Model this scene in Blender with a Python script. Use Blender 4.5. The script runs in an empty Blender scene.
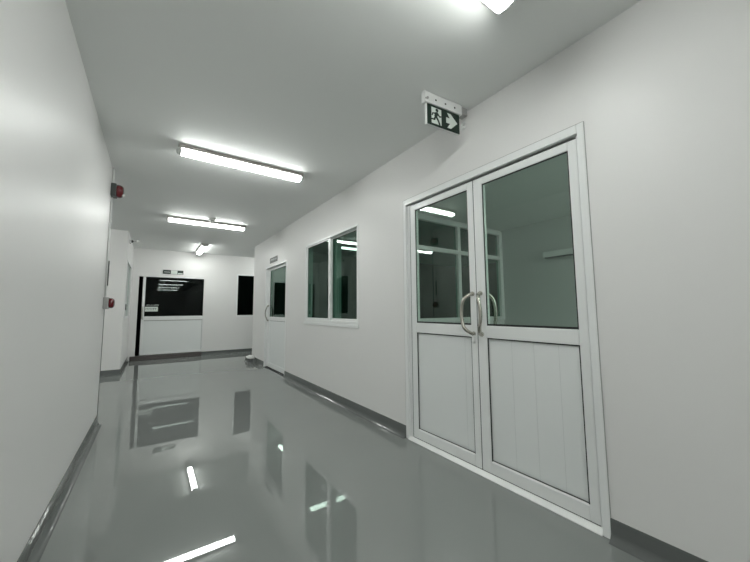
import bpy, bmesh, math, random
from mathutils import Vector, Matrix, noise
random.seed(7)
sc = bpy.context.scene
COL = sc.collection

# ------------------------------------------------------------------ camera
YAW, PITCH, ROLL, CAMH = math.radians(34.4729), math.radians(5.164), math.radians(-0.3974), 1.1012
fw = Vector((math.sin(YAW)*math.cos(PITCH), math.cos(YAW)*math.cos(PITCH), math.sin(PITCH)))
rt0 = Vector((math.cos(YAW), -math.sin(YAW), 0)); up0 = rt0.cross(fw)
rt = math.cos(ROLL)*rt0 + math.sin(ROLL)*up0
up = -math.sin(ROLL)*rt0 + math.cos(ROLL)*up0
cd = bpy.data.cameras.new('camera'); cd.lens = 321.787/750*36; cd.sensor_width = 36; cd.clip_start = .02
cam = bpy.data.objects.new('camera', cd); COL.objects.link(cam)
m = Matrix((rt, up, -fw)).transposed().to_4x4(); m.translation = Vector((0, 0, CAMH)); cam.matrix_world = m
sc.camera = cam

# ------------------------------------------------------------------ world, exposure, lamp power
w = bpy.data.worlds.new('world'); sc.world = w; w.use_nodes = True
w.node_tree.nodes['Background'].inputs[0].default_value = (.5, .6, .6, 1)
w.node_tree.nodes['Background'].inputs[1].default_value = .004
sc.view_settings.view_transform = 'Standard'; sc.view_settings.look = 'None'
sc.view_settings.gamma = 1; sc.view_settings.use_curve_mapping = False
sc.view_settings.exposure = 1.75
TUBE = 9.0            # radiance of a lit diffuser
TUBE_COL = (.97, 1.0, .965, 1)

# ------------------------------------------------------------------ materials
def mat(name, col, rough=.5, metal=0, spec=.5, bump=0, bscale=200, mottle=0, mscale=2, coat=0):
    M = bpy.data.materials.new(name); M.use_nodes = True; nt = M.node_tree; b = nt.nodes['Principled BSDF']
    b.inputs['Base Color'].default_value = (*col, 1); b.inputs['Roughness'].default_value = rough
    b.inputs['Metallic'].default_value = metal; b.inputs['Specular IOR Level'].default_value = spec
    b.inputs['Coat Weight'].default_value = coat; b.inputs['Coat Roughness'].default_value = .05
    tc = nt.nodes.new('ShaderNodeTexCoord')
    if mottle:
        n = nt.nodes.new('ShaderNodeTexNoise'); n.inputs['Scale'].default_value = mscale; n.inputs['Detail'].default_value = 4
        nt.links.new(tc.outputs['Object'], n.inputs['Vector'])
        r = nt.nodes.new('ShaderNodeMix'); r.data_type = 'RGBA'
        r.inputs[6].default_value = (*[c*(1-mottle) for c in col], 1); r.inputs[7].default_value = (*[min(1, c*(1+mottle)) for c in col], 1)
        nt.links.new(n.outputs['Fac'], r.inputs[0]); nt.links.new(r.outputs[2], b.inputs['Base Color'])
    if bump:
        n = nt.nodes.new('ShaderNodeTexNoise'); n.inputs['Scale'].default_value = bscale; n.inputs['Detail'].default_value = 2
        nt.links.new(tc.outputs['Object'], n.inputs['Vector'])
        bp = nt.nodes.new('ShaderNodeBump'); bp.inputs['Strength'].default_value = bump; bp.inputs['Distance'].default_value = .01
        nt.links.new(n.outputs['Fac'], bp.inputs['Height']); nt.links.new(bp.outputs['Normal'], b.inputs['Normal'])
    return M
def emit(name, col, s):
    M = bpy.data.materials.new(name); M.use_nodes = True; b = M.node_tree.nodes['Principled BSDF']
    b.inputs['Base Color'].default_value = (.8, .8, .8, 1); b.inputs['Emission Color'].default_value = col
    b.inputs['Emission Strength'].default_value = s
    return M
def glass(name, tint, refl, base=.0, ior=1.5):
    """thin tinted pane: see-through tint plus a mirror layer"""
    M = bpy.data.materials.new(name); M.use_nodes = True; nt = M.node_tree; nt.nodes.clear()
    out = nt.nodes.new('ShaderNodeOutputMaterial'); mx = nt.nodes.new('ShaderNodeMixShader')
    t = nt.nodes.new('ShaderNodeBsdfTransparent'); t.inputs[0].default_value = (*tint, 1)
    g = nt.nodes.new('ShaderNodeBsdfGlossy'); g.inputs['Color'].default_value = (*refl, 1); g.inputs['Roughness'].default_value = 0.0
    f = nt.nodes.new('ShaderNodeFresnel'); f.inputs['IOR'].default_value = ior
    a = nt.nodes.new('ShaderNodeMath'); a.operation = 'ADD'; a.use_clamp = True; a.inputs[1].default_value = base
    t.inputs[0].default_value = (*[c**.5 for c in tint], 1)      # the light crosses two faces of the pane
    ge = nt.nodes.new('ShaderNodeNewGeometry'); inv = nt.nodes.new('ShaderNodeMath'); inv.operation = 'SUBTRACT'; inv.inputs[0].default_value = 1
    mu = nt.nodes.new('ShaderNodeMath'); mu.operation = 'MULTIPLY'
    nt.links.new(ge.outputs['Backfacing'], inv.inputs[1]); nt.links.new(inv.outputs[0], mu.inputs[1])
    nt.links.new(f.outputs[0], a.inputs[0]); nt.links.new(a.outputs[0], mu.inputs[0]); nt.links.new(mu.outputs[0], mx.inputs[0])
    nt.links.new(t.outputs[0], mx.inputs[1]); nt.links.new(g.outputs[0], mx.inputs[2]); nt.links.new(mx.outputs[0], out.inputs[0])
    return M
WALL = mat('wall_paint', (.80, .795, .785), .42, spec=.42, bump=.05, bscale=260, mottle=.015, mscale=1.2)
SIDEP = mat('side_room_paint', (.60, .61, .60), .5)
CEIL = mat('ceiling_paint', (.87, .885, .87), .6, spec=.3, mottle=.01)
def epoxy(name, col, ior, wave):
    """self-levelled epoxy: grey diffuse under a mirror-smooth clear layer"""
    M = bpy.data.materials.new(name); M.use_nodes = True; nt = M.node_tree; nt.nodes.clear()
    out = nt.nodes.new('ShaderNodeOutputMaterial'); mx = nt.nodes.new('ShaderNodeMixShader')
    d = nt.nodes.new('ShaderNodeBsdfDiffuse'); g = nt.nodes.new('ShaderNodeBsdfGlossy'); f = nt.nodes.new('ShaderNodeFresnel')
    g.inputs['Roughness'].default_value = .006; f.inputs['IOR'].default_value = ior; g.inputs['Color'].default_value = (.97, .985, .97, 1)
    tc = nt.nodes.new('ShaderNodeTexCoord'); n = nt.nodes.new('ShaderNodeTexNoise'); n.inputs['Scale'].default_value = 2.2; n.inputs['Detail'].default_value = 1
    nt.links.new(tc.outputs['Object'], n.inputs['Vector'])
    bp = nt.nodes.new('ShaderNodeBump'); bp.inputs['Strength'].default_value = wave; bp.inputs['Distance'].default_value = .01
    nt.links.new(n.outputs['Fac'], bp.inputs['Height']); nt.links.new(bp.outputs['Normal'], g.inputs['Normal'])
    c = nt.nodes.new('ShaderNodeMix'); c.data_type = 'RGBA'; c.inputs[6].default_value = (*[x*.97 for x in col], 1); c.inputs[7].default_value = (*[x*1.03 for x in col], 1)
    nt.links.new(n.outputs['Fac'], c.inputs[0]); nt.links.new(c.outputs[2], d.inputs['Color'])
    nt.links.new(f.outputs[0], mx.inputs[0]); nt.links.new(d.outputs[0], mx.inputs[1]); nt.links.new(g.outputs[0], mx.inputs[2]); nt.links.new(mx.outputs[0], out.inputs[0])
    return M
FLOOR = epoxy('grey_epoxy', (.250, .266, .258), 1.85, .02)
BASE = mat('grey_epoxy_skirting', (.13, .14, .136), .12, spec=.5, bump=.25, bscale=14)
BROWN = mat('brownish_threshold_epoxy', (.10, .088, .085), .15, spec=.5)
PVC = mat('white_upvc', (.84, .855, .85), .28, spec=.5)
PVCP = mat('white_upvc_panel', (.80, .825, .82), .3, spec=.5)
GROOVE = mat('panel_groove', (.68, .705, .70), .5)
ALU = mat('glint_white_trim', (.93, .94, .93), .3, spec=.8)  # whiter than the frame: lamp glint on bead and threshold put into colour
GASKET = mat('black_gasket_gap_shade', (.015, .017, .017), .5)  # real gaskets, and the painted shade in the double door gaps
CHAN = mat('light_channel_grey', (.40, .385, .36), .5)
CAPM = mat('light_end_cap', (.75, .76, .74), .35)
DIFF = emit('lit_diffuser', TUBE_COL, TUBE)
DIFFDIM = emit('dim_lit_diffuser', TUBE_COL, 1.5)
GLASS_D = glass('green_tinted_door_glass', (.62, .76, .685), (.80, .95, .87), .05)
GLASS_W = glass('dark_green_window_glass', (.28, .43, .36), (.62, .80, .71), .03)
GLASS_I = glass('dark_green_partition_glass', (.20, .48, .37), (.5, .75, .62), .0)
GLASS_K = glass('black_tinted_glass', (.03, .04, .04), (.42, .48, .46), .0)
STEEL = mat('brushed_steel', (.52, .50, .45), .22, metal=1)
DARK = mat('painted_room_darkness', (.035, .037, .037), .8)  # near-black colour holds the darkness of the unlit room
GREEND = mat('painted_green_dimness', (.045, .08, .065), .7)  # dark wall colour keeps this room dim, shade put into the paint
RED = mat('red_plastic', (.12, .003, .008), .25, coat=.4)
GREYP = mat('grey_plastic', (.06, .068, .065), .45)
GREYL = mat('pale_grey_plastic', (.38, .38, .37), .45)
WHITEP = mat('white_plastic', (.78, .79, .78), .4)
SIGNG = mat('dark_green_sign_face', (.003, .018, .010), .35)
SIGNW = mat('white_sign_marks', (.72, .78, .73), .5)
BLACK = mat('black_sign_face', (.008, .012, .011), .4)
CLOTH = mat('white_cloth', (.82, .82, .80), .9, bump=.3, bscale=60)
CLEAR = mat('clear_bulb', (.85, .85, .82), .1)

# ------------------------------------------------------------------ mesh helpers
class MB:
    def __init__(s): s.bm = bmesh.new()
    def box(s, x0, x1, y0, y1, z0, z1):
        v = [s.bm.verts.new(p) for p in ((x0,y0,z0),(x1,y0,z0),(x1,y1,z0),(x0,y1,z0),(x0,y0,z1),(x1,y0,z1),(x1,y1,z1),(x0,y1,z1))]
        for f in ((0,3,2,1),(4,5,6,7),(0,1,5,4),(1,2,6,5),(2,3,7,6),(3,0,4,7)): s.bm.faces.new([v[i] for i in f])
        return s
    def prism(s, pts, d):
        """polygon (3-D points) pushed along d"""
        d = Vector(d); a = [s.bm.verts.new(p) for p in pts]; b = [s.bm.verts.new(Vector(p)+d) for p in pts]; n = len(pts)
        s.bm.faces.new(a[::-1]); s.bm.faces.new(b)
        for i in range(n): s.bm.faces.new([a[i], a[(i+1)%n], b[(i+1)%n], b[i]])
        return s
    def loft(s, rings, cap=True):
        R = [[s.bm.verts.new(p) for p in r] for r in rings]; n = len(R[0])
        for k in range(len(R)-1):
            for i in range(n): s.bm.faces.new([R[k][i], R[k][(i+1)%n], R[k+1][(i+1)%n], R[k+1][i]])
        if cap: s.bm.faces.new(R[0][::-1]); s.bm.faces.new(R[-1])
        return s
    def tube(s, pts, r, n=12):
        pts = [Vector(p) for p in pts]; rings = []; ref = None
        for i, p in enumerate(pts):
            t = (pts[min(i+1, len(pts)-1)] - pts[max(i-1, 0)]).normalized()
            if ref is None: ref = t.orthogonal().normalized()
            ref = (ref - t*ref.dot(t)).normalized(); b = t.cross(ref)
            rr = r[i] if isinstance(r, (list, tuple)) else r
            rings.append([p + rr*(math.cos(a)*ref + math.sin(a)*b) for a in [2*math.pi*k/n for k in range(n)]])
        return s.loft(rings)
    def lathe(s, c, axis, prof, n=28):
        """prof: list of (distance along axis, radius)"""
        c = Vector(c); a = Vector(axis).normalized(); u = a.orthogonal().normalized(); v = a.cross(u)
        return s.loft([[c + a*h + max(r, 1e-4)*(math.cos(t)*u + math.sin(t)*v) for t in [2*math.pi*k/n for k in range(n)]] for h, r in prof])
    def build(s, name, material, parent=None, smooth=False, bevel=0, loc=None):
        bmesh.ops.recalc_face_normals(s.bm, faces=s.bm.faces)
        me = bpy.data.meshes.new(name); s.bm.to_mesh(me); s.bm.free(); me.materials.append(material)
        if smooth:
            for p in me.polygons: p.use_smooth = True
        o = bpy.data.objects.new(name, me); COL.objects.link(o)
        if parent:
            o.parent = parent
            off = Vector(parent.location)
            pp = parent.parent
            while pp: off += Vector(pp.location); pp = pp.parent
            me.transform(Matrix.Translation(-off))
        if bevel:
            b = o.modifiers.new('bevel', 'BEVEL'); b.width = bevel; b.segments = 2; b.limit_method = 'ANGLE'; b.angle_limit = math.radians(40)
        return o
def tag(o, label=None, cat=None, group=None, kind=None):
    if label: o['label'] = label
    if cat: o['category'] = cat
    if group: o['group'] = group
    if kind: o['kind'] = kind
    return o
def empty(name, loc, label, cat, group=None, kind=None):
    o = bpy.data.objects.new(name, None); COL.objects.link(o); o.location = loc; o.empty_display_size = .1
    return tag(o, label, cat, group, kind)
def copy_tree(o, parent=None, kids=None):
    c = o.copy(); COL.objects.link(c)
    if parent: c.parent = parent
    for ch in [x for x in list(COL.objects) if x.parent == o]: copy_tree(ch, c)
    return c
def holes(mb, axis, a0, a1, u0, u1, z0, z1, ops):
    """slab perpendicular to axis filled around rectangular openings (u0,u1,z0,z1)"""
    us = sorted({u0, u1, *[v for o in ops for v in o[:2]]}); zs = sorted({z0, z1, *[v for o in ops for v in o[2:]]})
    for i in range(len(us)-1):
        for j in range(len(zs)-1):
            uc, zc = (us[i]+us[i+1])/2, (zs[j]+zs[j+1])/2
            if any(o[0] < uc < o[1] and o[2] < zc < o[3] for o in ops): continue
            if axis == 'x': mb.box(a0, a1, us[i], us[i+1], zs[j], zs[j+1])
            else: mb.box(us[i], us[i+1], a0, a1, zs[j], zs[j+1])
    bmesh.ops.remove_doubles(mb.bm, verts=mb.bm.verts, dist=1e-5)
    seen = {}
    for f in list(mb.bm.faces):
        k = tuple(sorted(v.index for v in f.verts)) if False else tuple(sorted(tuple(round(c, 4) for c in v.co) for v in f.verts))
        seen.setdefault(k, []).append(f)
    kill = [f for fs in seen.values() if len(fs) > 1 for f in fs]
    bmesh.ops.delete(mb.bm, geom=kill, context='FACES_ONLY')
    return mb

# ------------------------------------------------------------------ dimensions
L, R, Z, F, B, E = -.409, 1.857, 2.567, 9.151, 7.275, 4.223
BX, RE, T, BACK = -.438, 7.584, .10, -8.8
RW = 4.36          # far side wall of the side room
WY = 2.92          # partition window between the two side rooms

# ------------------------------------------------------------------ structure
def struct(o, label, cat): return tag(o, label, cat, kind='structure')
struct(MB().box(-3.1, 9, BACK-.1, 13, -.06, 0).build('floor', FLOOR), 'glossy grey epoxy floor with mirror reflections', 'floor')
struct(MB().box(-3.1, 9, BACK-.1, 13, Z, Z+.08).build('ceiling', CEIL), 'plain pale grey ceiling above the corridor', 'ceiling')
D1 = (.718, 2.236, 0, 2.10)       # double door opening y0 y1 z0 z1
D2 = (5.385, 6.63, 0, 1.975)
W1 = (3.03, 4.545, .94, 2.075)
struct(holes(MB(), 'x', R, R+T, BACK, RE, 0, Z, [D1, D2, W1]).build('wall_right', WALL), 'long off-white wall with the double door and the window', 'wall')
struct(MB().box(L-T, L, BACK, E, 0, Z).build('wall_left', WALL, bevel=.004), 'off-white wall close beside the camera on the left', 'wall')
G3 = (-.304, 1.033, .1, 1.935)
W2 = (1.80, 2.95, .945, 2.09)
struct(holes(MB(), 'y', F, F+T, -3.1, 5.3, 0, Z, [G3, W2]).build('wall_far', WALL), 'off-white wall closing the far end of the corridor', 'wall')
W3 = (7.44, 8.66, .97, 2.07)
mb = MB(); mb.box(-3.1, BX-T, B, B+T, 0, Z); mb = holes(mb, 'x', BX-T, BX, B, F, 0, Z, [W3])
struct(mb.build('wall_alcove', WALL), 'off-white wall block jutting out beyond the left wall', 'wall')
struct(MB().box(-3.1, -3.0, E-T, B, 0, Z).build('wall_recess', WALL), 'wall closing the recess on the left', 'wall')
struct(MB().box(-3.0, L-T, E-T, E, 0, Z).build('wall_recess_side', WALL), 'near side wall of the recess on the left', 'wall')
struct(MB().box(L, R, BACK-.1, BACK, 0, Z).build('wall_back', WALL), 'wall at the corridor end behind the camera', 'wall')
struct(MB().box(5.2, 5.3, RE, F, 0, Z).build('wall_passage', WALL), 'wall closing the passage that turns right', 'wall')
# side room behind the double door
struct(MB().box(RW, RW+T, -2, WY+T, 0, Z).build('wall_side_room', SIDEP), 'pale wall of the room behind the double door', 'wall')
struct(MB().box(R+T, RW, -2.1, -2, 0, Z).build('wall_side_room_near', WALL), 'near end wall of the room behind the double door', 'wall')
struct(holes(MB(), 'y', WY, WY+T, R+T, RW, 0, Z, [(R+T+.001, RW-.001, .945, 2.275)]).build('wall_side_room_partition', WALL), 'low wall under the partition window behind the double door', 'wall')
struct(MB().box(R+T, RW, -2, WY, 2.30, 2.36).build('ceiling_side_room', CEIL), 'lower ceiling of the room behind the double door', 'ceiling')
# second side room behind the window
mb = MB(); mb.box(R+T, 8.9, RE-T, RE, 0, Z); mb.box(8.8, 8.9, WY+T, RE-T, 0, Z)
struct(mb.build('wall_dim_room', GREEND), 'walls of the room behind the corridor window, dimness put into their colour', 'wall')
# dark room beyond the far wall
mb = MB(); mb.box(-1.6, 4.6, 12.6, 12.7, 0, Z); mb.box(-1.7, -1.6, F+T, 12.7, 0, Z); mb.box(4.6, 4.7, F+T, 12.7, 0, Z)
mb.box(-1.6, 4.6, F+T, 12.6, .001, .01)
struct(mb.build('wall_dark_room', DARK), 'unlit room beyond the sliding door, its darkness put into the colour', 'wall')

# skirting with a coved foot
def cove(path, inner):
    """path: floor points along the wall face; inner: side of the wall normal per point (unit vectors)"""
    prof = [(0, .1), (.006, .1), (.008, .055)] + [(.008+.034*(1-math.cos(a)), .045*(1-math.sin(a))+.001) for a in [math.pi/2*k/7 for k in range(1, 8)]] + [(.042, 0), (0, 0)]
    mb = MB(); mb.loft([[Vector((p[0]+n[0]*d, p[1]+n[1]*d, z)) for d, z in prof] for p, n in zip(path, inner)])
    return mb
def skirt(name, path, inner, label, m=BASE):
    struct(cove(path, inner).build(name, m), label, 'skirting')
skirt('baseboard_left', [(L, BACK), (L, E), (L-T, E)][:2], [(1, 0), (1, 0)], 'grey coved skirting along the left wall')
skirt('baseboard_right', [(R, BACK), (R, D1[0])], [(-1, 0)]*2, 'grey coved skirting right of the double door')
skirt('baseboard_right_middle', [(R, D1[1]), (R, D2[0])], [(-1, 0)]*2, 'grey coved skirting below the corridor window')
skirt('baseboard_right_end', [(R, D2[1]), (R, RE), (3.6, RE)], [(-1, 0), (-1, 1), (0, 1)], 'short grey skirting between single door and corner')
skirt('baseboard_far', [(G3[1], F), (5.2, F)], [(0, -1)]*2, 'grey skirting under the small far window')
skirt('baseboard_alcove', [(-3, B), (BX, B), (BX, F)], [(0, -1), (1, -1), (1, 0)], 'grey skirting around the jutting wall block')
mb = MB(); mb.box(BX+.0425, G3[1], F-.02, F+T, 0, .1)
struct(mb.build('trim_1', BROWN, bevel=.008), 'brownish raised threshold under the sliding door', 'threshold')
struct(MB().box(L-.004, L+.004, E-.006, E+.003, .1, Z).build('trim_2', GREYP), 'thin dark joint down the end of left wall', 'trim')

# ------------------------------------------------------------------ windows and doors
# double door (door_1)
d1 = empty('door_1', (R, (D1[0]+D1[1])/2, 0), 'white double door with green glass above white panels', 'door', kind='structure')
y0, y1, z1 = D1[0], D1[1], D1[3]
X = R-.006; LX0, LX1 = R+.018, R+.062
fr = MB(); fw_ = .036
fr.box(X, R+T, y0, y0+fw_, 0, z1); fr.box(X, R+T, y1-fw_, y1, 0, z1); fr.box(X, R+T, y0+fw_, y1-fw_, z1-fw_-.014, z1)
fr.box(X+.03, R+T-.02, y0+fw_, y0+fw_+.02, .02, z1-.05); fr.box(X+.05, R+T-.02, y1-fw_-.012, y1-fw_, .02, z1-.05)
fr.box(X+.055, R+T-.02, y0+fw_, y1-fw_, z1-.07, z1-.05)
fr.build('door_frame', PVC, d1, bevel=.003)
ck = MB(); ck.box(R-.0045, R-.0003, y0-.0022, y0-.0002, .1, z1); ck.box(R-.0045, R-.0003, y1+.0002, y1+.0022, .1, z1); ck.box(R-.0045, R-.0003, y0, y1, z1+.0002, z1+.0022)
ck.build('sealant_line', GREYL, d1)
MB().prism([(X-.008, y0+fw_, 0), (X-.008, y0+fw_, .005), (LX0-.006, y0+fw_, .024), (R+T, y0+fw_, .024), (R+T, y0+fw_, 0)], (0, y1-y0-2*fw_, 0)).build('threshold', ALU, d1, bevel=.003)
def leaf(ya, yb, sa, sb, parent, handle_y, bulge):
    z0, zt = .028, 2.036
    gz0, gz1, pz0, pz1 = .990, 1.985, .101, .907
    m_ = MB()
    m_.box(LX0, LX1, ya, ya+sa, z0, zt); m_.box(LX0, LX1, yb-sb, yb, z0, zt)
    for a, b in ((z0, pz0), (pz1, gz0), (gz1, zt)): m_.box(LX0, LX1, ya+sa, yb-sb, a, b)
    lf = m_.build('door_leaf', PVC, parent, bevel=.004)
    a, b = ya+sa, yb-sb
    MB().box(LX0+.014, LX0+.020, a, b, gz0, gz1).build('glass_pane', GLASS_D, lf)
    MB().box(LX0+.013, LX0+.034, a, b, pz0, pz1).build('lower_panel', PVCP, lf)
    g = MB(); k = .0065
    for zb0, zb1 in ((gz0, gz1), (pz0, pz1)):
        g.box(LX0+.006, LX0+.0105, a, a+k, zb0, zb1); g.box(LX0+.006, LX0+.0105, b-k, b, zb0, zb1)
        g.box(LX0+.006, LX0+.0105, a+k, b-k, zb1-k, zb1); g.box(LX0+.006, LX0+.0105, a+k, b-k, zb0+(.009 if zb0 < .5 else 0), zb0+.009+k*.5)
    g.build('gasket', GASKET, lf)
    MB().prism([(LX0, a, pz0), (LX0+.0102, a, pz0), (LX0+.0102, a, pz0+.008)], (0, b-a, 0)).build('bottom_bead', ALU, lf)
    g = MB()
    for t in ((.30, .55, .80) if yb < 1.6 else (.12,)):
        yy = a + (b-a)*(1-t) if yb < 1.6 else a+(b-a)*t
        g.box(LX0+.0122, LX0+.0138, yy-.001, yy+.001, pz0+.005, pz1-.005)
    g.build('panel_groove', GROOVE, lf)
    # pull handles, outside and inside
    for side in (-1, 1):
        fx = LX0 if side < 0 else LX1
        pts = []
        zt_, zb_ = 1.212, .930
        pts.append((fx, handle_y, zt_))
        for i in range(13):
            t = i/12; a_ = math.pi*t
            so = .022+.040*min(1, math.sin(a_)*2.6)
            pts.append((fx+side*so, handle_y+bulge*math.sin(a_)**.55 if 0 < t < 1 else handle_y, zt_+(zb_-zt_)*(t if True else 0)))
        pts.append((fx, handle_y, zb_))
        # smooth the path
        P = [Vector(p) for p in pts]
        for _ in range(2):
            Q = [P[0]]
            for u, v in zip(P[:-1], P[1:]): Q += [u*.75+v*.25, u*.25+v*.75]
            Q.append(P[-1]); P = Q
        h = MB(); h.tube(P, .0118, 12)
        for zz in (zt_, zb_): h.lathe((fx, handle_y, zz), (side, 0, 0), [(0, .016), (.006, .016), (.01, .012), (.02, .011)], 18)
        h.build('pull_handle', STEEL, lf, smooth=True)
    if yb > 1.6:
        tag(MB().tube([(LX0-.004, handle_y-.004, .92), (LX0-.007, handle_y-.004, .89), (LX0-.008, handle_y-.003, .865)], [.007, .008, .009], 10).build('door_bolt', WHITEP, lf, smooth=True), 'small white catch below the handle')
    return lf
leaf(1.472, 2.165, .052, .062, d1, 1.500, .055)
leaf(.768, 1.466, .047, .072, d1, 1.432, -.040)
MB().box(LX0+.004, LX0+.03, 1.4662, 1.4718, .028, 2.034).build('meeting_gap_shade', GASKET, d1)  # dark strip painting the shade in the gap between the leaves
sl = MB(); sl.box(LX0+.002, LX0+.03, 2.1652, 2.1695, .028, 2.036); sl.box(LX0+.003, LX0+.03, .772, 2.165, .0242, .0278); sl.box(LX0+.003, LX0+.03, .772, 2.165, 2.0365, 2.041)
MB().box(LX0-.002, LX0+.04, 2.1697, 2.1995, .025, 2.041).build('frame_stop', PVC, d1)
sl.build('frame_gap_shade', GASKET, d1)  # dark strips painting the shade in gaps around the leaves

# single door (door_2)
d2 = empty('door_2', (R, 6.0, 0), 'narrow white single door with dark green glass in the right wall', 'door', kind='structure')
y0, y1, z1 = D2[0], D2[1], D2[3]
fr = MB(); fr.box(R-.006, R+T, y0, y0+.03, 0, z1); fr.box(R-.006, R+T, y1-.03, y1, 0, z1); fr.box(R-.006, R+T, y0+.03, y1-.03, z1-.03, z1)
fr.build('door_frame', PVC, d2, bevel=.003)
X0, X1 = R+.045, R+.085; ya, yb = y0+.033, y1-.033
m_ = MB(); m_.box(X0, X1, ya, ya+.07, .012, 1.94); m_.box(X0, X1, yb-.12, yb, .012, 1.94)
for a, b in ((.012, .10), (.91, .985), (1.90, 1.94)): m_.box(X0, X1, ya+.07, yb-.12, a, b)
lf = m_.build('door_leaf', PVC, d2, bevel=.004)
MB().box(X0+.015, X0+.021, ya+.07, yb-.12, .985, 1.90).build('glass_pane', GLASS_W, lf)
MB().box(X0+.01, X0+.03, ya+.07, yb-.12, .10, .91).build('lower_panel', PVCP, lf)
g = MB(); g.box(X0+.008, X0+.014, ya+.07, yb-.12, 1.895, 1.90); g.box(X0+.008, X0+.014, ya+.07, yb-.12, .905, .91); g.box(X0+.008, X0+.014, yb-.125, yb-.12, .985, 1.90)
g.build('gasket', GASKET, lf)
hy = yb-.055
h = MB(); h.tube([(X0, hy, 1.20)]+[(X0-.02-.04*math.sin(math.pi*k/10), hy+.02*math.sin(math.pi*k/10), 1.20-.29*k/10) for k in range(11)]+[(X0, hy, .91)], .010, 10)
for zz in (1.20, .91): h.lathe((X0, hy, zz), (-1, 0, 0), [(0, .018), (.012, .016), (.02, .01)], 16)
h.build('pull_handle', STEEL, lf, smooth=True)
MB().box(R+.002, R+T, y0+.03, y1-.03, 0, .010).build('threshold', GASKET, d2)

# corridor window (window_1)
w1 = empty('window_1', (R, 3.79, .93), 'white framed two-pane sliding window in the right wall', 'window', kind='structure')
y0, y1, z0, z1 = W1
fr = MB(); t = .028
fr.box(R-.006, R+.10, y0, y0+t, z0, z1); fr.box(R-.006, R+.10, y1-.04, y1, z0, z1)
fr.box(R-.006, R+.10, y0+t, y1-.04, z1-t, z1); fr.box(R-.006, R+.10, y0+t, y1-.04, z0, z0+.035)
fr.build('window_frame', PVC, w1, bevel=.003)
MB().box(R-.010, R+.02, y0-.012, y1+.03, z0-.038, z0-.001).build('window_sill', PVC, w1, bevel=.004)
def sash(ya, yb, x0, sa, sb, par, m=GLASS_W, za=None, zb=None):
    s_ = MB(); x1 = x0+.032; za = za or z0+.035; zb = zb or z1-t
    s_.box(x0, x1, ya, ya+sa, za, zb); s_.box(x0, x1, yb-sb, yb, za, zb); s_.box(x0, x1, ya+sa, yb-sb, za, za+.025); s_.box(x0, x1, ya+sa, yb-sb, zb-.018, zb)
    o = s_.build('sash', PVC, par, bevel=.003)
    MB().box(x0+.012, x0+.017, ya+sa, yb-sb, za+.025, zb-.018).build('glass_pane', m, o)
    g = MB(); g.box(x0+.008, x0+.013, ya+sa, ya+sa+.004, za+.025, zb-.018); g.box(x0+.008, x0+.013, ya+sa, yb-sb, zb-.022, zb-.018)
    g.box(x0+.008, x0+.013, yb-sb-.004, yb-sb, za+.025, zb-.018)
    g.build('gasket', GASKET, o)
    return o
sash(y0+t, 3.795, R+.040, .012, .05, w1)
sash(3.725, y1-.04, R+.004, .065, .03, w1)
MB().box(R+.074, R+.178, 3.75, 3.81, z0+.035, z1-t).build('mullion', PVC, w1, bevel=.002)

# far window (window_2)
x0_, x1_, z0, z1 = W2
w2 = empty('window_2', ((x0_+x1_)/2, F, z0), 'small black window in far wall beside the corner', 'window', kind='structure')
fr = MB(); t = .035
fr.box(x0_, x0_+t, F-.008, F+.08, z0, z1); fr.box(x1_-t, x1_, F-.008, F+.08, z0, z1); fr.box(x0_+t, x1_-t, F-.008, F+.08, z1-t, z1); fr.box(x0_+t, x1_-t, F-.008, F+.08, z0, z0+.045)
fr.build('window_frame', PVC, w2, bevel=.003)
fr = MB(); fr.box(2.30, 2.34, F+.03, F+.06, z0+.045, z1-t); fr.build('mullion', GREYP, w2)
MB().box(x0_+t, x1_-t, F+.02, F+.026, z0+.045, z1-t).build('glass_pane', GLASS_K, w2)

# window in the side of the wall block (window_3)
y0, y1, z0, z1 = W3
w3 = empty('window_3', (BX, (y0+y1)/2, z0), 'white framed window seen edge-on in the jutting wall block', 'window', kind='structure')
fr = MB(); t = .035
fr.box(BX-.08, BX+.008, y0, y0+t, z0, z1); fr.box(BX-.08, BX+.008, y1-t, y1, z0, z1); fr.box(BX-.08, BX+.008, y0+t, y1-t, z1-t, z1); fr.box(BX-.08, BX+.008, y0+t, y1-t, z0, z0+.05)
fr.box(BX-.06, BX, (y0+y1)/2-.02, (y0+y1)/2+.02, z0+.05, z1-t)
fr.build('window_frame', PVC, w3, bevel=.003)
MB().box(BX-.03, BX-.024, y0+t, y1-t, z0+.05, z1-t).build('glass_pane', GLASS_W, w3)
MB().box(BX+.001, BX+.022, y0+.04, y0+.12, 1.13, 1.24).build('window_latch', GREYP, w3, bevel=.003)

# partition window between the two side rooms (window_4)
w4 = empty('window_4', (3.2, WY, .945), 'gridded partition window seen through the double door glass', 'window', kind='structure')
fr = MB(); xa, xb, za, zb = R+T+.002, RW-.002, .946, 2.273
fr.box(xa, xb, WY-.02, WY+.05, za, za+.05); fr.box(xa, xb, WY-.02, WY+.05, zb-.05, zb); fr.box(xa, xa+.05, WY-.02, WY+.05, za+.05, zb-.05); fr.box(xb-.07, xb, WY-.02, WY+.05, za+.05, zb-.05)
for xm in (2.49, 3.39): fr.box(xm-.029, xm+.029, WY-.015, WY+.045, za+.05, zb-.05)
fr.box(xa+.05, xb-.07, WY-.0149, WY+.0449, 1.844, 1.898)
fr.build('window_frame', PVC, w4, bevel=.003)
for xp, xq in ((xa+.05, 2.461), (2.519, 3.361), (3.419, xb-.07)):
    MB().box(xp, xq, WY+.02, WY+.025, za+.05, zb-.05).build('glass_pane', GLASS_I, w4)

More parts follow.
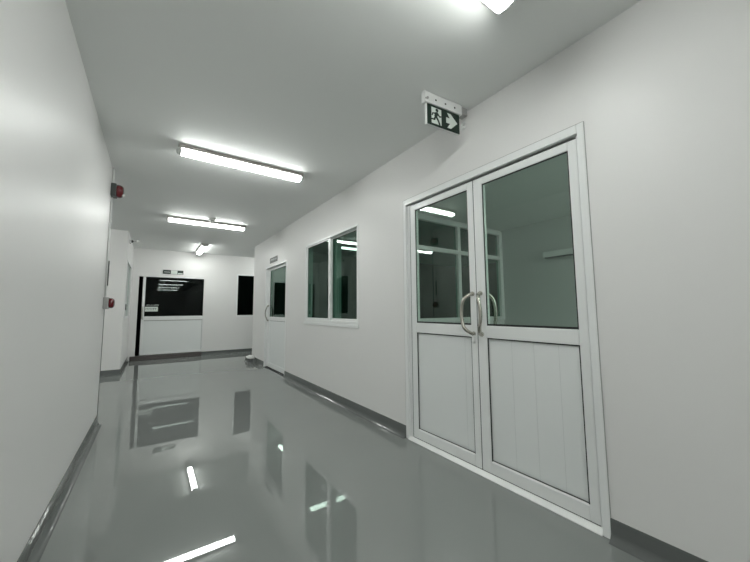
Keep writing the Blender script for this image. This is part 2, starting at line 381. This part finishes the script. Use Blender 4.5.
# sliding door in the far wall (door_3)
d3 = empty('door_3', (.4, F, .1), 'white sliding door with black glass at the corridor end', 'door', kind='structure')
MB().box(G3[0], G3[1], F-.01, F+T, G3[3]-.018, G3[3]).build('door_frame', PVC, d3)
fr = MB(); xa, xb, ya, yb = -.226, G3[1]-.002, F-.004, F+.036
zt, zb = G3[3]-.020, .112
fr.box(xa, xa+.052, ya, yb, zb, zt); fr.box(xb-.006, xb, ya, yb, zb, zt)
for a, b in ((zb, zb+.045), (.90, .992), (zt-.006, zt)): fr.box(xa+.052, xb-.006, ya, yb, a, b)
lf = fr.build('door_leaf', PVC, d3, bevel=.003)
MB().box(xa+.052, xb-.006, ya+.012, ya+.018, .992, zt-.006).build('glass_pane', GLASS_K, lf)
MB().box(xa+.052, xb-.006, ya+.010, ya+.03, zb+.045, .90).build('lower_panel', PVCP, lf)
g = MB(); g.box(xa+.052, xb-.006, ya+.004, ya+.011, .885, .90); g.box(xb-.022, xb-.016, ya+.004, ya+.011, zb+.045, .885)
g.build('panel_groove', GREYL, lf)
hx = xa+.022
MB().tube([(hx, ya, 1.21), (hx-.004, ya-.04, 1.19), (hx-.012, ya-.055, 1.07), (hx-.004, ya-.04, .95), (hx, ya, .93)], .011, 10).build('pull_handle', STEEL, lf, smooth=True)
st = MB().box(-.165, .085, ya+.009, ya+.011, 1.105, 1.215).build('notice_label', SIGNW, lf); st['label'] = 'white printed notice on the black glass'
g = MB(); xx = -.15; random.seed(3)
while xx < .06:
    wd = random.uniform(.012, .026); hh = random.uniform(.03, .055)
    g.box(xx, xx+wd*.35, ya+.0075, ya+.0088, 1.16-hh/2, 1.16+hh/2); g.box(xx, xx+wd, ya+.0075, ya+.0088, 1.16+hh/2-.012, 1.16+hh/2); xx += wd+.012
g.build('notice_lettering', GREYP, lf)
g = MB(); xx = -.15
while xx < .09:
    wd = random.uniform(.010, .022); g.box(xx, xx+wd, ya+.010, ya+.0115, 1.245, 1.245+random.uniform(.008, .02)); xx += wd+.008
g.build('glass_lettering', SIGNW, lf)

# ------------------------------------------------------------------ ceiling lights
def make_light(label, group, dim=False):
    o = empty('ceiling_light', (0, 0, 0), label, 'light', group)
    Lh = .585
    MB().box(-Lh+.012, Lh-.012, -.062, .062, -.036, -.0005).build('mounting_channel', CHAN, o, bevel=.003)
    def ring(x, s, zs):
        prof = [(-.052, -.0365), (-.0505, -.046), (-.047, -.060), (-.034, -.072), (0, -.077), (.034, -.072), (.047, -.060), (.0505, -.046), (.052, -.0365)]
        return [(x, y*s, -.0365+(z+.0365)*zs) for y, z in prof]
    MB().loft([ring(-Lh+.035, 1, 1), ring(-Lh+.06, 1, 1), ring(0, 1, 1), ring(Lh-.06, 1, 1), ring(Lh-.035, 1, 1)]).build('diffuser', DIFFDIM if dim else DIFF, o)
    for s in (-1, 1):
        MB().loft([ring(s*(Lh-.035), 1.015, 1.02), ring(s*(Lh-.012), .95, .85), ring(s*Lh, .80, .55)]).build('end_cap', CAPM, o)
    return o
GL = 'batten lights across the corridor ceiling'
LXC = .690
l1 = make_light('long lit batten light across the ceiling, larger of the two whole bars', GL); l1.location = (LXC, 3.235, Z)
for x, y, rz, lab in ((.680, 5.815, 0, 'lit batten light across the ceiling behind the smoke detector'),
                      (.862, 8.35, math.pi/2, 'short-looking lit batten light pointing along the corridor near far wall'),
                      (-1.60, 5.76, 0, 'batten light in the recess on the left, hidden behind the left wall'),
                      (2.80, 8.35, 0, 'unseen batten light added in the right passage to brighten the far wall'),  # unseen lamp, added to lift the light at the far end
                      (.735, .785, 0, 'lit batten light cut off by the top edge of the photo'),
                      (.70, -1.80, 0, 'batten light behind the camera, second bar from top reflected in far door'),
                      (.70, -4.38, 0, 'batten light behind the camera, third bar from top reflected in far door'),
                      (.70, -6.95, 0, 'batten light behind the camera, lowest bar reflected in far door')):
    c = copy_tree(l1); c.location = (x, y, Z); c.rotation_euler.z = rz; c['label'] = lab

# ------------------------------------------------------------------ ceiling and wall things
s = empty('smoke_detector', (.705, 5.59, Z), 'small round white smoke detector in front of the second batten light', 'smoke detector')
MB().lathe((.705, 5.59, Z-.0005), (0, 0, -1), [(0, .052), (.014, .054), (.022, .048), (.03, .040)]).build('base', WHITEP, s, smooth=True)
MB().lathe((.705, 5.59, Z-.03), (0, 0, -1), [(0, .030), (.012, .028), (.020, .018), (.022, .004)]).build('sensor_head', GREYL, s, smooth=True)

# exit sign
th = math.radians(-5)
es = empty('exit_sign', (1.592, 1.480, Z), 'green and white running man exit sign hanging beside double door', 'exit sign')
def EX(mb, x0, x1, y0, y1, z0, z1):   # local coordinates about the sign's axis, z absolute
    return mb.box(x0, x1, y0, y1, z0-Z, z1-Z)
def ebuild(mb, name, m, parent=None, **k):
    o = mb.build(name, m, None, **k); o.parent = parent or es; return o
es.rotation_euler.z = th
mb = MB(); mb.prism([(-.166, -.024, 2.482-Z), (-.166, .018, 2.482-Z), (-.166, .018, -.002), (-.166, -.014, -.002), (-.166, -.024, 2.550-Z)], (.330, 0, 0))
hs = ebuild(mb, 'housing', WHITEP, bevel=.003)
for u in (-.085, -.0, .085):
    mb = MB(); mb.lathe((u+.01, -.0245, 2.515-Z), (0, -1, 0), [(0, .007), (.002, .006)], 14); ebuild(mb, 'screw', GREYP, hs)
mb = MB(); mb.lathe((-.145, -.0245, 2.512-Z), (0, -1, 0), [(0, .009), (.004, .007)], 14); mb.box(-.166, -.146, -.030, -.0245, 2.500-Z, 2.505-Z); ebuild(mb, 'test_button', GREYL, hs)
mb = EX(MB(), -.147, .147, -.009, .011, 2.338, 2.4825); ebuild(mb, 'side_frame', WHITEP, bevel=.002)
mb = EX(MB(), -.141, .1465, -.0125, -.0091, 2.340, 2.4815); pl = ebuild(mb, 'sign_face', SIGNG)
def P(u, v): return (-.141+.2875*u, -.0126, 2.340-Z+.1415*v)
def poly(mb, pts, d=-.001): return mb.prism([P(*p) for p in pts], (0, d, 0))
mb = MB(); poly(mb, [(.57, .36), (.69, .36), (.60, .12), (.72, .12), (.93, .5), (.72, .88), (.60, .88), (.69, .64), (.57, .64)]); ebuild(mb, 'arrow_mark', SIGNW, pl)
mb = MB(); poly(mb, [(.12, .10), (.42, .10), (.42, .90), (.12, .90)]); ebuild(mb, 'doorway_mark', SIGNW, pl)
def circ(cu, cv, r, n=14): return [(cu+r*.49*math.cos(2*math.pi*k/n), cv+r*math.sin(2*math.pi*k/n)) for k in range(n)]
mb = MB()
for shape in (circ(.285, .80, .085), [(.23, .68), (.30, .72), (.33, .64), (.28, .44), (.22, .44), (.20, .50)],
              [(.22, .66), (.14, .62), (.12, .48), (.15, .47), (.165, .57), (.24, .60)], [(.31, .68), (.37, .56), (.42, .58), (.41, .51), (.355, .48), (.29, .60)],
              [(.22, .48), (.29, .48), (.35, .30), (.39, .10), (.34, .10), (.30, .27)], [(.22, .50), (.25, .40), (.22, .27), (.10, .26), (.10, .33), (.18, .34)]):
    poly(mb, shape, -.0018)
ebuild(mb, 'running_figure_mark', SIGNG, pl)
# bracket from sign to the wall
mb = MB(); mb.box(.170, .242, .000, .055, -.055, -.001); ebuild(mb, 'wall_bracket', GREYL, bevel=.003)
pg = empty('wall_plug', (R, 1.513, 2.47), 'tiny white plug on the wall just right of the exit sign', 'wall plug')
MB().box(R-.008, R, 1.497, 1.529, 2.445, 2.50).build('base', WHITEP, pg, bevel=.003)
MB().lathe((R-.008, 1.513, 2.472), (-1, 0, 0), [(0, .012), (.016, .010), (.02, .005)], 16).build('knob', WHITEP, pg, smooth=True)

# plates above doors
dp = empty('door_sign', (R, 6.12, 2.08), 'small black plate with white lettering above the single door', 'sign')
MB().box(R-.008, R-.0002, 5.90, 6.35, 2.025, 2.125).build('plate', BLACK, dp)
g = MB(); random.seed(5)
for zr, hh in ((2.060, .034),):
    yy = 5.93
    while yy < 6.31:
        wd = random.uniform(.018, .035); g.box(R-.010, R-.008, yy, yy+.006, zr, zr+hh)
        if random.random() < .5: g.box(R-.010, R-.008, yy, yy+wd, zr+hh-.006, zr+hh)
        yy += wd+.020
g.build('lettering', SIGNW, dp)
dp = empty('exit_plate', (.355, F, 2.05), 'green and white exit plate above the far sliding door', 'sign')
MB().box(.145, .565, F-.012, F-.0002, 2.000, 2.095).build('plate', SIGNG, dp)
g = MB(); g.box(.305, .44, F-.014, F-.012, 2.004, 2.091); g.box(.45, .55, F-.014, F-.012, 2.008, 2.030)
for k in range(6): g.box(.175+k*.02, .187+k*.02, F-.014, F-.012, 2.035, 2.055)
g.build('lettering', SIGNW, dp)

# fire alarm lamp, conduit and call point at the end of the left wall
AY = 4.13
fa = empty('fire_alarm_beacon', (L, AY, 2.33), 'red fire alarm beacon high on the left wall end', 'alarm')
MB().box(L+.0002, L+.045, AY-.06, AY+.06, 2.268, 2.396).build('back_box', GREYP, fa, bevel=.006)
MB().lathe((L+.045, AY, 2.332), (1, 0, 0), [(0, .066), (.02, .066), (.036, .062), (.050, .052), (.056, .038)], 32).build('red_lens', RED, fa, smooth=True)
MB().lathe((L+.09, AY-.02, 2.292), (1, 0, 0), [(0, .012), (.014, .012), (.02, .008)], 14).build('indicator_bulb', CLEAR, fa, smooth=True)
cp = empty('manual_call_point', (L, AY, 1.19), 'small red fire call point lower on the left wall end', 'call point')
MB().box(L+.0002, L+.042, AY-.052, AY+.052, 1.130, 1.245).build('back_box', GREYL, cp, bevel=.006)
MB().lathe((L+.042, AY, 1.188), (1, 0, 0), [(0, .050), (.02, .050), (.034, .044), (.042, .030)], 28).build('red_button', RED, cp, smooth=True)
def conduit(z0, z1, r, label, m=WHITEP):
    o = MB().tube([(L+r+.001, AY, z0), (L+r+.001, AY, z1)], r, 12).build('conduit_pipe', m, smooth=True); tag(o, label, 'conduit')
conduit(2.404, Z-.001, .010, 'short white conduit from ceiling down to the red beacon')
conduit(1.247, 2.260, .008, 'long white conduit between red beacon and call point')
tag(MB().box(L+.018, L+.026, AY-.010, AY+.010, 1.36, 1.61).build('cable_clip_strip', GREYP, bevel=.002), 'thin dark strip fixed on the conduit above the call point', 'strip')

# twin spot emergency light by the wall block
te = empty('emergency_light', (BX, 7.66, 2.45), 'small twin spot emergency light high on the jutting wall block', 'emergency light')
MB().box(BX+.0002, BX+.03, 7.60, 7.72, 2.405, 2.47).build('battery_box', WHITEP, te, bevel=.004)
mb = MB(); mb.tube([(BX+.03, 7.66, 2.455), (BX+.13, 7.66, 2.455)], .006, 8); mb.build('arm', GREYL, te)
for xx, m_, nm in ((BX+.035, GREYP, 'dark spot head'), (BX+.125, CLEAR, 'clear spot head')):
    o = MB().lathe((xx, 7.67, 2.455), (.15, -1, -.35), [(-.02, .014), (0, .022), (.03, .026), (.034, .02)], 18).build('spot_head', m_, te, smooth=True); o['label'] = nm

# long unit on the side room wall
u = empty('wall_mounted_unit', (RW, 1.75, 1.82), 'pale slim box on room wall seen through right door glass', 'wall unit')
MB().box(RW-.08, RW-.0002, 1.245, 2.25, 1.786, 1.861).build('housing', WHITEP, u, bevel=.006)
MB().box(RW-.07, RW-.01, 1.26, 2.235, 1.776, 1.786).build('lower_slot', GREYP, u)

# things in the dim room, through the partition window
rl = make_light('lit batten light seen through the right pane of the corridor window', 'room lights', dim=True)
rl.location = (3.66, 6.20, 2.53); rl.name = 'room_light'
rc = copy_tree(l1); rc.location = (3.00, -1.20, 2.30); rc['label'] = 'unseen batten light added to brighten the room behind the double door'  # fill lamp added out of view to lighten the side room
rc = copy_tree(l1); rc.location = (3.10, .0, 2.30); rc['label'] = 'second unseen batten light added to brighten the room behind the double door'  # another added fill lamp for the same room, also unseen
dk = empty('dark_cabinet', (3.75, 4.55, 0), 'dark low cabinet seen through the partition window', 'cabinet')
MB().box(3.86, 4.33, 4.35, 4.75, 0, 1.17).build('body', GREYP, dk, bevel=.005)
MB().box(3.88, 4.31, 4.335, 4.35, .1, 1.14).build('door', BLACK, dk)
MB().box(4.27, 4.285, 4.325, 4.335, .6, .75).build('handle', STEEL, dk)

# corner plinth and cloth
pts = []
for k in range(9):
    a = math.pi/2*k/8
    pts.append((R-.11+0-.04*math.cos(a) if False else R-.10-.06*math.sin(a), 7.22+.06*(1-math.cos(a))))
ring = [(R-.001, 7.18), (R-.06, 7.20), (R-.11, 7.26), (R-.13, 7.34), (R-.13, RE+.02), (R-.10, RE+.07), (R-.04, RE+.10), (R-.001, RE+.10)]
mb = MB(); mb.loft([[(x-(.035 if x < R-.01 else 0)*(1), y, .001) for x, y in ring], [(x-(.008 if x < R-.01 else 0), y, .02) for x, y in ring], [(x, y, .06) for x, y in ring], [(x+(.004 if x < R-.01 else 0), y, .085) for x, y in ring]])
struct(mb.build('trim_3', BASE, bevel=.006), 'grey rounded plinth at the corner of right wall', 'plinth')
bm = bmesh.new(); bmesh.ops.create_icosphere(bm, subdivisions=4, radius=1)
for v in bm.verts:
    n = noise.noise(v.co*2.3+Vector((3, 1, 0)))*.28 + noise.noise(v.co*6)*.10
    c = v.co*(1+n); v.co = Vector((c.x*.075, c.y*.15, max(c.z*.042, -.022)))
me = bpy.data.meshes.new('white_cloth'); bm.to_mesh(me); bm.free(); me.materials.append(CLOTH)
for p in me.polygons: p.use_smooth = True
o = bpy.data.objects.new('white_cloth', me); COL.objects.link(o); o.location = (R-.082, 7.36, .108)
tag(o, 'crumpled white cloth on the grey plinth at wall corner', 'cloth')
